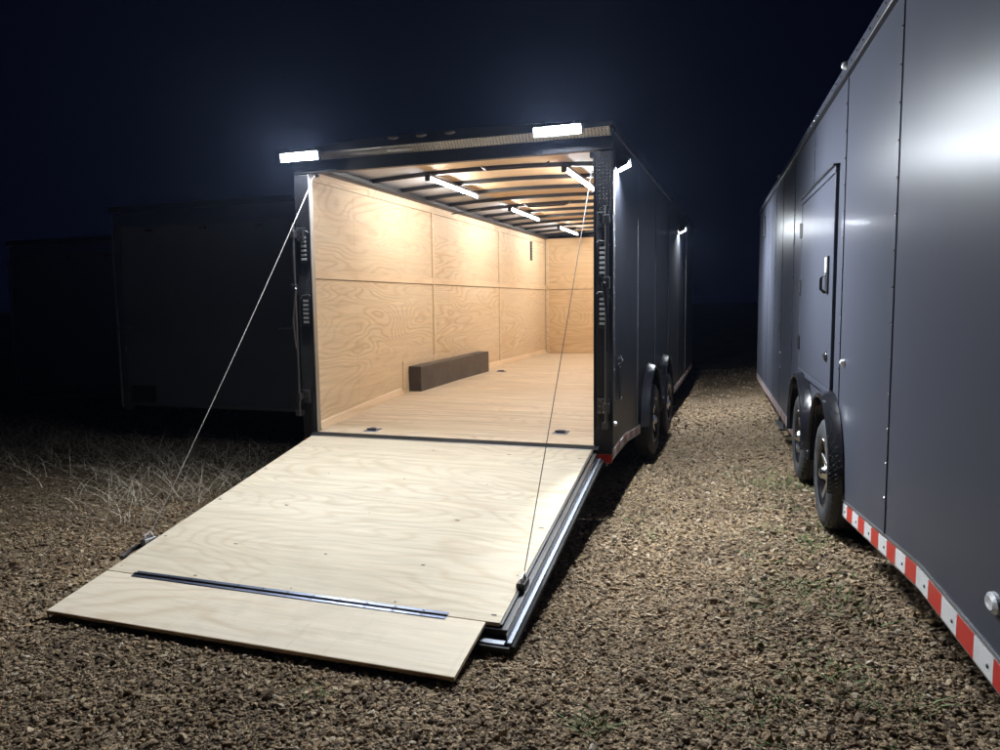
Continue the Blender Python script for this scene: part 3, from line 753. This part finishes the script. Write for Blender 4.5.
slab(-1.15, 1.232, -RY-.0755, -RY-.09, -.056, -.080).build('door_seal', 'strap', D, bevel=.003)
slab(-1.20, 1.20, -.10, -.13, -.03, -.07).build('hinge_tube', 'black_metal', D)
fsl = (Z2-Z1)/(FY-RY); zfl = lambda y: Z1 + fsl*(-y-RY)
FL = slab(-1.1644, 1.093, -RY-.006, -FY, 0, -.019, zfl).build('flap', 'ply_flap', D, bevel=.0012)
slab(-1.16, 1.09, -FY-.0005, -FY-.003, -.001, -.018, zfl).build('flap_edge', 'ply_edge', FL)
# piano hinge between ramp and flap
slab(-.97, .90, -RY+.024, -RY-.001, .0035, .0005).build('hinge_leaf', 'galvanised', D, bevel=.0008)
slab(-.97, .90, -RY-.007, -RY-.028, .0035, .0005, zfl).build('hinge_leaf', 'galvanised', D, bevel=.0008)
MB().tube([(-.97,-RY-.003,Z1+.004),(.90,-RY-.003,Z1+.004)], .0055, 8).build('hinge_barrel', 'black_metal', D, smooth=True)
hb = MB(); x = -.90
while x < .88:
    for yy, zz in ((-RY+.014, rzp(-RY+.014)+.0036), (-RY-.018, zfl(-RY-.018)+.0036)): hb.box(x-.004, x+.004, yy-.004, yy+.004, zz, zz+.002)
    x += .152
hb.build('hinge_screws', 'bright_metal', D, kind='stuff')
sm = MB()
for y in (-.25, -.75, -1.25, -1.75, -2.09):
    for x in (-1.12, -.6, 0, .6, 1.12): sm.box(x-.005+random.uniform(-.02,.02), x+.005, y-.005, y+.005, rzp(y)+.0002, rzp(y)+.0012)
sm.build('ply_screws', 'box_steel', D, kind='stuff')
# cables with their anchors
for sg, top, bot in ((-1, (-1.118,.03,2.615), (-1.195,-1.80,.20)), (1, (1.150,.055,2.60), (1.170,-1.80,.205))):
    pts = []
    for i in range(25):
        t = i/24; q_ = Vector(top).lerp(Vector(bot), t); q_.z -= 0.03*4*t*(1-t); pts.append(q_)
    MB().tube(pts,   .0029 if sg < 0 else .0026, 6).build('ramp_cable', 'cable_steel' if sg < 0 else 'dark_steel', T, smooth=True)  # same kind of cable: left painted as lit, right as shaded
    x = bot[0]; zz = rzp(-1.80)
    an = box('cable_anchor', 'grey_metal' if sg < 0 else 'black_metal', D, x-.022, x+.022, -1.86, -1.77, zz-.05, zz+.012, .004)
    MB().tube([(x,-1.83,zz+.010),(x,-1.85,zz+.035),(x,-1.80,zz+.045),(x,-1.775,zz+.012)], .008, 8).build('shackle', 'bright_metal', an, smooth=True)
    if sg < 0: MB().tube([(x-.01,-1.84,zz-.02),(x-.05,-1.90,zz-.04),(x-.04,-1.98,zz-.06),(x+.01,-2.0,zz-.05)], .014, 8).build('latch_hook', 'box_steel', an, smooth=True)
box('cable_bracket', 'black_metal', T, 1.12, 1.1575, .046, .10, 2.585, 2.622, .003); box('cable_bracket', 'black_metal', T, -1.15, -1.10, .046, .07, 2.60, 2.622, .002)

# ================================================================== CHARCOAL TRAILER ON THE RIGHT
RT = thing('cargo_trailer', 'closed charcoal grey trailer along the right edge with door above its wheels', 'trailer', (2.7, 0, 0), math.atan(0.056))
RL0, RL1 = -3.45, 6.62
rprof = [(-3.45,.515),(-2.25,.50),(-.72,.33),(1.0,.33),(6.7,.36)]
rzb = lambda s: interp(rprof, s)
WR = [-.25, 1.03]; RAZ = .525; RAR = .455; RZT = 2.845
rs = [RL0+.05, -1.70, -.46, .84, 2.08, 3.10, 3.90, 4.95, 5.80, RL1-.03]
DS0, DS1, DZ0, DZ1 = -.22, 1.33, 1.005, 2.325
for i in range(len(rs)-1):
    b = strip_panel(rs[i]+.0015, rs[i+1]-.0015, lambda s: rzb(s)+.098, RZT, 0, .012, (random.uniform(-.0015,.0015), random.uniform(-.0015,.0015)), [(c, RAZ, RAR) for c in WR], bow=random.uniform(-.002, .002) if i else .001)
    b.v = [(-x, y, z) for x, y, z in b.v]
    b.build('side_panel', 'charcoal_skin', RT)
    # raised lap seam at the joint
    if i and not (DS0-.05 < rs[i] < DS1+.05):
        MB().box(-.0045, -.0018, rs[i]-.016, rs[i]+.004, rzb(rs[i])+.10, RZT-.002).build('lap_seam', 'charcoal_skin', RT)
    elif i:
        MB().box(-.0045, -.0018, rs[i]-.016, rs[i]+.004, DZ1+.06, RZT-.002).build('lap_seam', 'charcoal_skin', RT)
sc = MB()
for i, s in enumerate(rs):
    z = .70
    while z < RZT-.03:
        blocked = (DS0-.06 < s < DS1+.06 and DZ0-.1 < z < DZ1+.06) or any(abs(s-c) < .5 and z < 1.02 for c in WR)
        if not blocked: screw_mesh(sc, -.0046, s-.006, z, -1, .0068)
        z += .152
for s in np.arange(RL0+.1, RL1, .16): screw_mesh(sc, -.0175, float(s), RZT+.026, -1, .006)
sc.build('panel_screws', 'bright_metal', RT, kind='stuff')
MB().box(-.016, .05, RL0, RL1, RZT+.001, RZT+.06).build('roof_rail', 'charcoal_skin', RT, bevel=.008)
MB().box(-.024, .004, RL0, RL1, RZT-.022, RZT+.0005).build('drip_rail', 'black_metal', RT, bevel=.006)
box('front_corner', 'charcoal_skin', RT, -.004, .06, RL1-.029, RL1+.01, .36, RZT, .01)
b = MB(); b.box(.002, 2.588, RL0+.012, RL1-.012, RZT+.062, RZT+.075); b.build('roof', 'black_metal', RT)
box('far_side_panel', 'charcoal_skin', RT, 2.576, 2.588, RL0+.06, RL1-.04, .45, RZT); box('front_panel', 'charcoal_skin', RT, .062, 2.575, RL1-.02, RL1-.008, .40, RZT)
box('rear_door', 'charcoal_skin', RT, .10, 2.49, RL0+.002, RL0+.05, .56, RZT-.1)
box('rear_jamb', 'black_metal', RT, .002, .099, RL0, RL0+.049, .53, RZT); box('rear_jamb', 'black_metal', RT, 2.491, 2.587, RL0, RL0+.049, .53, RZT)
box('rear_header', 'black_metal', RT, .0995, 2.4905, RL0, RL0+.049, RZT-.099, RZT+.06)
box('underfloor', 'black_metal', RT, .10, 2.5, RL0+.06, RL1-.06, .50, .60)
for a, b_ in ((RL0, WR[0]-RAR-.02), (WR[1]+RAR+.02, RL1)):
    b = MB(); ss = [a] + [q for q, _ in rprof if a < q < b_] + [b_]
    for u, v in zip(ss[:-1], ss[1:]):
        P = [(0, u, rzb(u)), (.06, u, rzb(u)), (.06, v, rzb(v)), (0, v, rzb(v))]
        b.hexa(P + [(x, y, z+.095) for x, y, z in P])
    b.build('frame_rail', 'grey_metal', RT, bevel=.004)
    MB_ = MB()
    for u, v in zip(ss[:-1], ss[1:]):
        P = [(-.006, u, rzb(u)+.0955), (.03, u, rzb(u)+.0955), (.03, v, rzb(v)+.0955), (-.006, v, rzb(v)+.0955)]
        MB_.hexa(P + [(x, y, z+.008) for x, y, z in P])
    MB_.build('rail_lip', 'grey_metal', RT)
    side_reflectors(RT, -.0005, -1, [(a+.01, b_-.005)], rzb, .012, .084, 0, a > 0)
rv = MB()
for s in np.arange(RL0+.2, WR[0]-RAR-.05, .305):
    z = rzb(float(s))+.045; screw_mesh(rv, -.0038, float(s), z, -1, .008)
rv.build('rail_bolts', 'box_steel', RT, kind='stuff')
for c in WR:
    w = copy_tree(w0, RT); w.scale = (1, 1, 1); w.location = (.055, c, .478); w.rotation_euler = (0.35 if c < 0 else .1, 0, PI)
    f_ = copy_tree(f0, RT); f_.location = (0, c, RAZ); f_.rotation_euler = (0, 0, PI)
    box('well_back', 'black_metal', RT, .22, .23, c-.46, c+.46, .45, 1.0)
    w = copy_tree(w0, RT); w.location = (2.53, c, .478)
box('axle', 'black_metal', RT, .10, 2.45, WR[0]-.04, WR[0]+.04, .43, .50); box('axle', 'black_metal', RT, .10, 2.45, WR[1]-.04, WR[1]+.04, .43, .50)
# escape door above the wheels
ed = box('escape_door', 'charcoal_skin', RT, -.020, -.0135, DS0, DS1, DZ0, DZ1, .002)
for nm, a0, a1, z0, z1, x0 in (('door_frame', DS0-.045, DS1+.045, DZ1+.004, DZ1+.042, -.026), ('door_frame', DS0-.045, DS1+.045, DZ0-.042, DZ0-.004, -.026), ('door_frame', DS0-.045, DS0-.008, DZ0-.0035, DZ1+.0035, -.022), ('door_frame', DS1+.006, DS1+.045, DZ0-.0035, DZ1+.0035, -.022)):
    box(nm, 'charcoal_skin' if z1-z0 > .1 or z0 > 2 else 'charcoal_skin', ed, x0, -.0005, a0, a1, z0, z1, .004)
box('door_seal', 'strap', ed, -.0130, -.0008, DS0-.0075, DS1+.0055, DZ0-.003, DZ1+.003)
box('drip_cap', 'black_metal', ed, -.040, -.0008, DS0-.05, DS1+.05, DZ1+.0425, DZ1+.056, .003)
for z in (1.22, 1.66, 2.12):
    box('door_hinge', 'black_metal', ed, -.030, -.0225, DS1-.035, DS1+.04, z-.055, z+.055, .003)
    MB().tube([(-.030, DS1+.004, z-.06), (-.030, DS1+.004, z+.06)], .009, 8).build('hinge_pin', 'black_metal', ed, smooth=True)
lt = box('door_latch', 'black_metal', ed, -.034, -.0205, -.115, -.035, 1.60, 1.84, .006)
box('latch_plate', 'white_plastic', lt, -.039, -.0345, -.105, -.045, 1.735, 1.832, .003)
MB().tube([(-.034,-.075,1.725),(-.062,-.075,1.70),(-.062,-.075,1.63),(-.036,-.075,1.605)], .009, 8).build('latch_handle', 'black_gloss', lt, smooth=True)
lk = MB().lathe_x([(.001,-.038),(.020,-.036),(.030,-.030),(.034,-.0205)], 20, closed=False, c=(0,-.11,1.20)).build('door_lock', 'black_gloss', ed, smooth=True)
MB().lathe_x([(.001,-.044),(.009,-.043),(.010,-.037)], 12, closed=False, c=(0,-.11,1.203)).build('lock_cylinder', 'bright_metal', lk, smooth=True)
MB().lathe_x([(.001,-.026),(.012,-.024),(.018,-.014),(.019,-.0005)], 16, closed=False, c=(0,-.62,1.205)).build('bump_stop', 'white_plastic', RT, smooth=True)
# marker lamps on the roof rail and low on the side
for s, z, mt in ((-.49, 2.882, 'clear_lens'), (3.4, 2.882, 'clear_lens')):
    MB().lathe_x([(.001,-.046),(.012,-.044),(.020,-.036),(.024,-.0165)], 18, closed=False, c=(0,s,z)).build('marker_light', mt, RT, smooth=True)
b = MB(); n = 20; vs = []; fs = []
for k in range(n):
    a = 2*PI*k/n; c_, s_ = math.cos(a), math.sin(a)
    vs += [(-.0005, -2.975+.048*c_, .745+.030*s_), (-.012, -2.975+.045*c_, .745+.028*s_), (-.020, -2.975+.030*c_, .745+.017*s_), (-.017, -2.975+.012*c_, .745+.007*s_)]
for k in range(n):
    j = (k+1) % n
    for i in range(3): fs.append((k*4+i, j*4+i, j*4+i+1, k*4+i+1))
fs.append(tuple(k*4+3 for k in range(n)))
b.add(vs, fs).build('marker_light', 'clear_lens', RT)
vn = box('side_vent', 'black_metal', RT, -.016, -.0005, 5.60, 5.75, 2.42, 2.70, .004)
for k in range(5): box('vent_louvre', 'grey_metal', vn, -.020, -.0165, 5.615, 5.735, 2.45+.05*k, 2.462+.05*k)
sp = box('fold_step', 'black_metal', RT, -.060, -.0015, 2.35, 2.95, .296, .312, .004)
box('step_arm', 'black_metal', sp, -.02, -.0045, 2.40, 2.44, .3125, .36); box('step_arm', 'black_metal', sp, -.02, -.0045, 2.86, 2.90, .3125, .36)
for s, z in ((3.3, 1.25), (3.34, 1.29)): MB().lathe_x([(.001,-.006),(.006,-.005),(.008,-.0005)], 10, closed=False, c=(0,s,z)).build('rivet', 'bright_metal', RT)

# ================================================================== PARKED TRAILERS IN THE DARK
def parked(label, loc, w=2.56, h0=.40, h1=2.62, plate=True):
    P = thing('cargo_trailer', label, 'trailer', loc)
    hw = w/2
    for sg in (1, -1):
        box('side_panel', 'black_skin', P, *sorted((sg*(hw-.012), sg*hw)), .06, 7.0, h0+.05, h1)
        box('door_jamb', 'grey_metal', P, *sorted((sg*(hw-.095), sg*(hw-.001))), 0, .058, h0-.06, h1-.002, .006)
        cb = MB().tube([(sg*(hw-.03), -.05, h0-.02), (sg*(hw-.03), -.05, h1-.18)], .014, 8).build('cam_bar', 'grey_metal', P, smooth=True)
        for z in (h0+.12, 1.05, h1-.35): box('hinge_bracket', 'grey_metal', cb, *sorted((sg*(hw-.10), sg*(hw-.005))), -.034, -.002, z-.04, z+.04, .004)
        MB().tube([(sg*(hw-.03),-.05,1.35),(sg*(hw-.09),-.085,1.32),(sg*(hw-.30),-.075,1.31)], .012, 8).build('latch_handle', 'grey_metal', cb, smooth=True)
        for c in (3.0, 4.2):
            ww = copy_tree(w0, P); ww.location = (sg*(hw-.06), c, .335); ww.rotation_euler = (0, 0, 0 if sg > 0 else PI)
    dr = box('ramp_door', 'white_door', P, -hw+.10, hw-.10, -.012, .04, h0, h1-.12, .006)
    box('door_trim', 'grey_metal', dr, -hw+.10, hw-.10, -.020, -.0125, h0, h0+.035, .002); box('door_trim', 'grey_metal', dr, -hw+.10, hw-.10, -.020, -.0125, h1-.155, h1-.12, .002)
    box('header', 'grey_metal', P, -hw+.096, hw-.096, 0, .058, h1-.118, h1+.02, .004)
    box('roof', 'black_metal', P, -hw, hw, .06, 7.0, h1+.001, h1+.05, .01); box('visor', 'black_metal', P, -hw, hw, -.06, .0585, h1+.021, h1+.09, .01)
    box('front_panel', 'black_skin', P, -hw+.013, hw-.013, 6.98, 6.995, h0, h1); box('underfloor', 'black_metal', P, -hw+.05, hw-.05, .07, 6.9, h0-.02, h0+.08)
    for x in (-.75, 0, .75): MB().lathe_x([(0,0)], 3, closed=False) if False else box('marker_light', 'amber_lens', P, x-.05, x+.05, -.032, -.0125, h1-.215, h1-.185, .008)
    if plate: box('plate_holder', 'black_metal', P, -hw+.16, -hw+.50, -.032, -.0205, h0+.06, h0+.24, .004)
    return P
parked('dim trailer with closed pale rear door just left of the lit trailer', (-3.54, 1.55, 0.02))
parked('dim trailer farthest left, its pale rear door half hidden by the next trailer', (-7.75, 3.5, 0.0), h0=.36, h1=2.56, plate=False)

# ================================================================== DRY GRASS AND WEEDS
def blades(name, label, pts, h_lo, h_hi, mat, width, lean, cat, seg=4):
    vs = []; fs = []
    for x, y in pts:
        z = float(ground_z(x, y)) - .005; h = random.uniform(h_lo, h_hi); a = random.uniform(0, 2*PI); ln = random.uniform(*lean)*h; w = width*random.uniform(.6, 1.3)
        dx, dy = math.cos(a), math.sin(a); px, py = -dy, dx; cu = random.uniform(.5, 1.6); tw = random.uniform(-1.6, 1.6); o = len(vs)
        for i in range(seg+1):
            t = i/seg; k = t**(1+cu*.6); ww = w*(1-t*.85)*.5; hz = h*(t - .35*min(1, ln/h)*t*t)
            vs.append((x+dx*ln*k+px*ww+tw*.05*t, y+dy*ln*k+py*ww, z+hz)); vs.append((x+dx*ln*k-px*ww+tw*.05*t, y+dy*ln*k-py*ww, z+hz))
        for i in range(seg): fs.append((o+2*i, o+2*i+1, o+2*i+3, o+2*i+2))
    o = MB().add(vs, fs); me = bpy.data.meshes.new(name); me.from_pydata(o.v, [], o.f); me.update()
    ob = link(me, name, mat, kind='stuff', label=label); ob['category'] = cat; return ob
def leaf_mat(name, c0, c1):
    m, nt, p = new_mat(name); tc = N(nt, 'ShaderNodeTexCoord')
    L(nt, ramp(nt, noise(nt, tc.outputs['Object'], 14.0, 2.0), [(0.3, c0), (0.7, c1)]), p.inputs['Base Color']); p.inputs['Roughness'].default_value = .8; MATS[name] = m
leaf_mat('dry_blade', (0.34, 0.285, 0.205), (0.66, 0.59, 0.47)); leaf_mat('green_blade', (0.055, 0.11, 0.03), (0.15, 0.21, 0.07)); leaf_mat('twig', (0.10, 0.075, 0.05), (0.24, 0.19, 0.13))
pts = []
clumps = [(-2.2,.35,.30,80),(-2.6,.75,.35,120),(-3.2,.9,.4,150),(-3.9,.7,.45,170),(-4.6,.9,.5,180),(-5.4,.8,.5,180),(-6.2,1.2,.6,180),(-2.9,.1,.30,110),(-2.3,-.35,.28,110),(-3.4,.15,.35,110),(-2.5,-.75,.22,60),(-1.95,-.15,.2,50),(-4.2,.0,.35,80),(-2.05,-1.15,.18,45),(-5.0,.25,.4,90),(-3.0,-.55,.25,50),(-7,1.8,.7,150),(-2.0,.9,.3,60),(-1.75,.55,.2,40)]
for cx, cy_, r, n in clumps:
    for _ in range(int(n*.8)): pts.append((random.gauss(cx, r*.75), random.gauss(cy_, r*.62)))
pts = [q for q in pts if not (abs(q[0]) < 1.32 and q[1] > -2.6)]
blades('dry_grass', 'dry pale grass clumps on the dark ground left of the ramp', pts, .08, .36, 'dry_blade', .007, (.7, 2.6), 'grass', 5)
pts = []
for _ in range(46):
    s = random.uniform(-3.2, 1.6); cx, cy_ = 2.7-.056*s-random.uniform(-.05, .55), s
    for _ in range(random.randint(10, 34)): pts.append((random.gauss(cx, .06), random.gauss(cy_, .07)))
for cx, cy_, n, r in ((1.70,-2.66,70,.045),(1.52,-.05,40,.10),(1.62,-.35,30,.12),(2.15,-2.55,25,.08),(2.4,-1.35,50,.14),(2.35,-.9,40,.14),(.55,-2.75,18,.05),(2.55,-2.3,45,.10)):
    for _ in range(n): pts.append((random.gauss(cx, r), random.gauss(cy_, r)))
blades('green_weeds', 'low green weeds growing through the gravel beside the right trailer', pts, .02, .07, 'green_blade', .008, (.3, 1.1), 'weeds', 3)
pts = [(random.gauss(cx, r), random.gauss(cy_, r)) for cx, cy_, n, r in ((1.99,-2.15,12,.05),(2.28,-1.9,16,.04),(2.6,-.95,14,.05),(1.2,-2.75,5,.08),(.25,-3.0,4,.15),(.9,-2.7,5,.1),(2.62,-2.5,6,.05)) for _ in range(n)]
pts += [(random.uniform(-1, 2.6), random.uniform(-3.4, 1)) for _ in range(40)]
pts = [q for q in pts if not (abs(q[0]) < 1.42 and q[1] > -2.9)]
blades('dead_stems', 'thin dead weed stems sticking out of the gravel', pts, .05, .17, 'twig', .003, (.3, 1.8), 'weeds', 4)

# ================================================================== HAZE ADDED TO MAKE THE LAMPS GLOW
hz = MB().box(-420, 420, -420, 420, -1.2, 3.6); m = bpy.data.materials.new('lamp_glow_haze'); m.use_nodes = True; nt = m.node_tree
nt.nodes.remove(nt.nodes['Principled BSDF']); pv = nt.nodes.new('ShaderNodeVolumePrincipled')
pv.inputs['Color'].default_value = (0.50, 0.64, 1.0, 1); pv.inputs['Density'].default_value = 0.0005; pv.inputs['Anisotropy'].default_value = 0.78
nt.links.new(pv.outputs[0], nt.nodes['Material Output'].inputs['Volume']); MATS['lamp_glow_haze'] = m
ho = hz.build('haze', 'lamp_glow_haze', kind='stuff', label='thin haze added to make a glow round the lamps'); ho['category'] = 'haze'
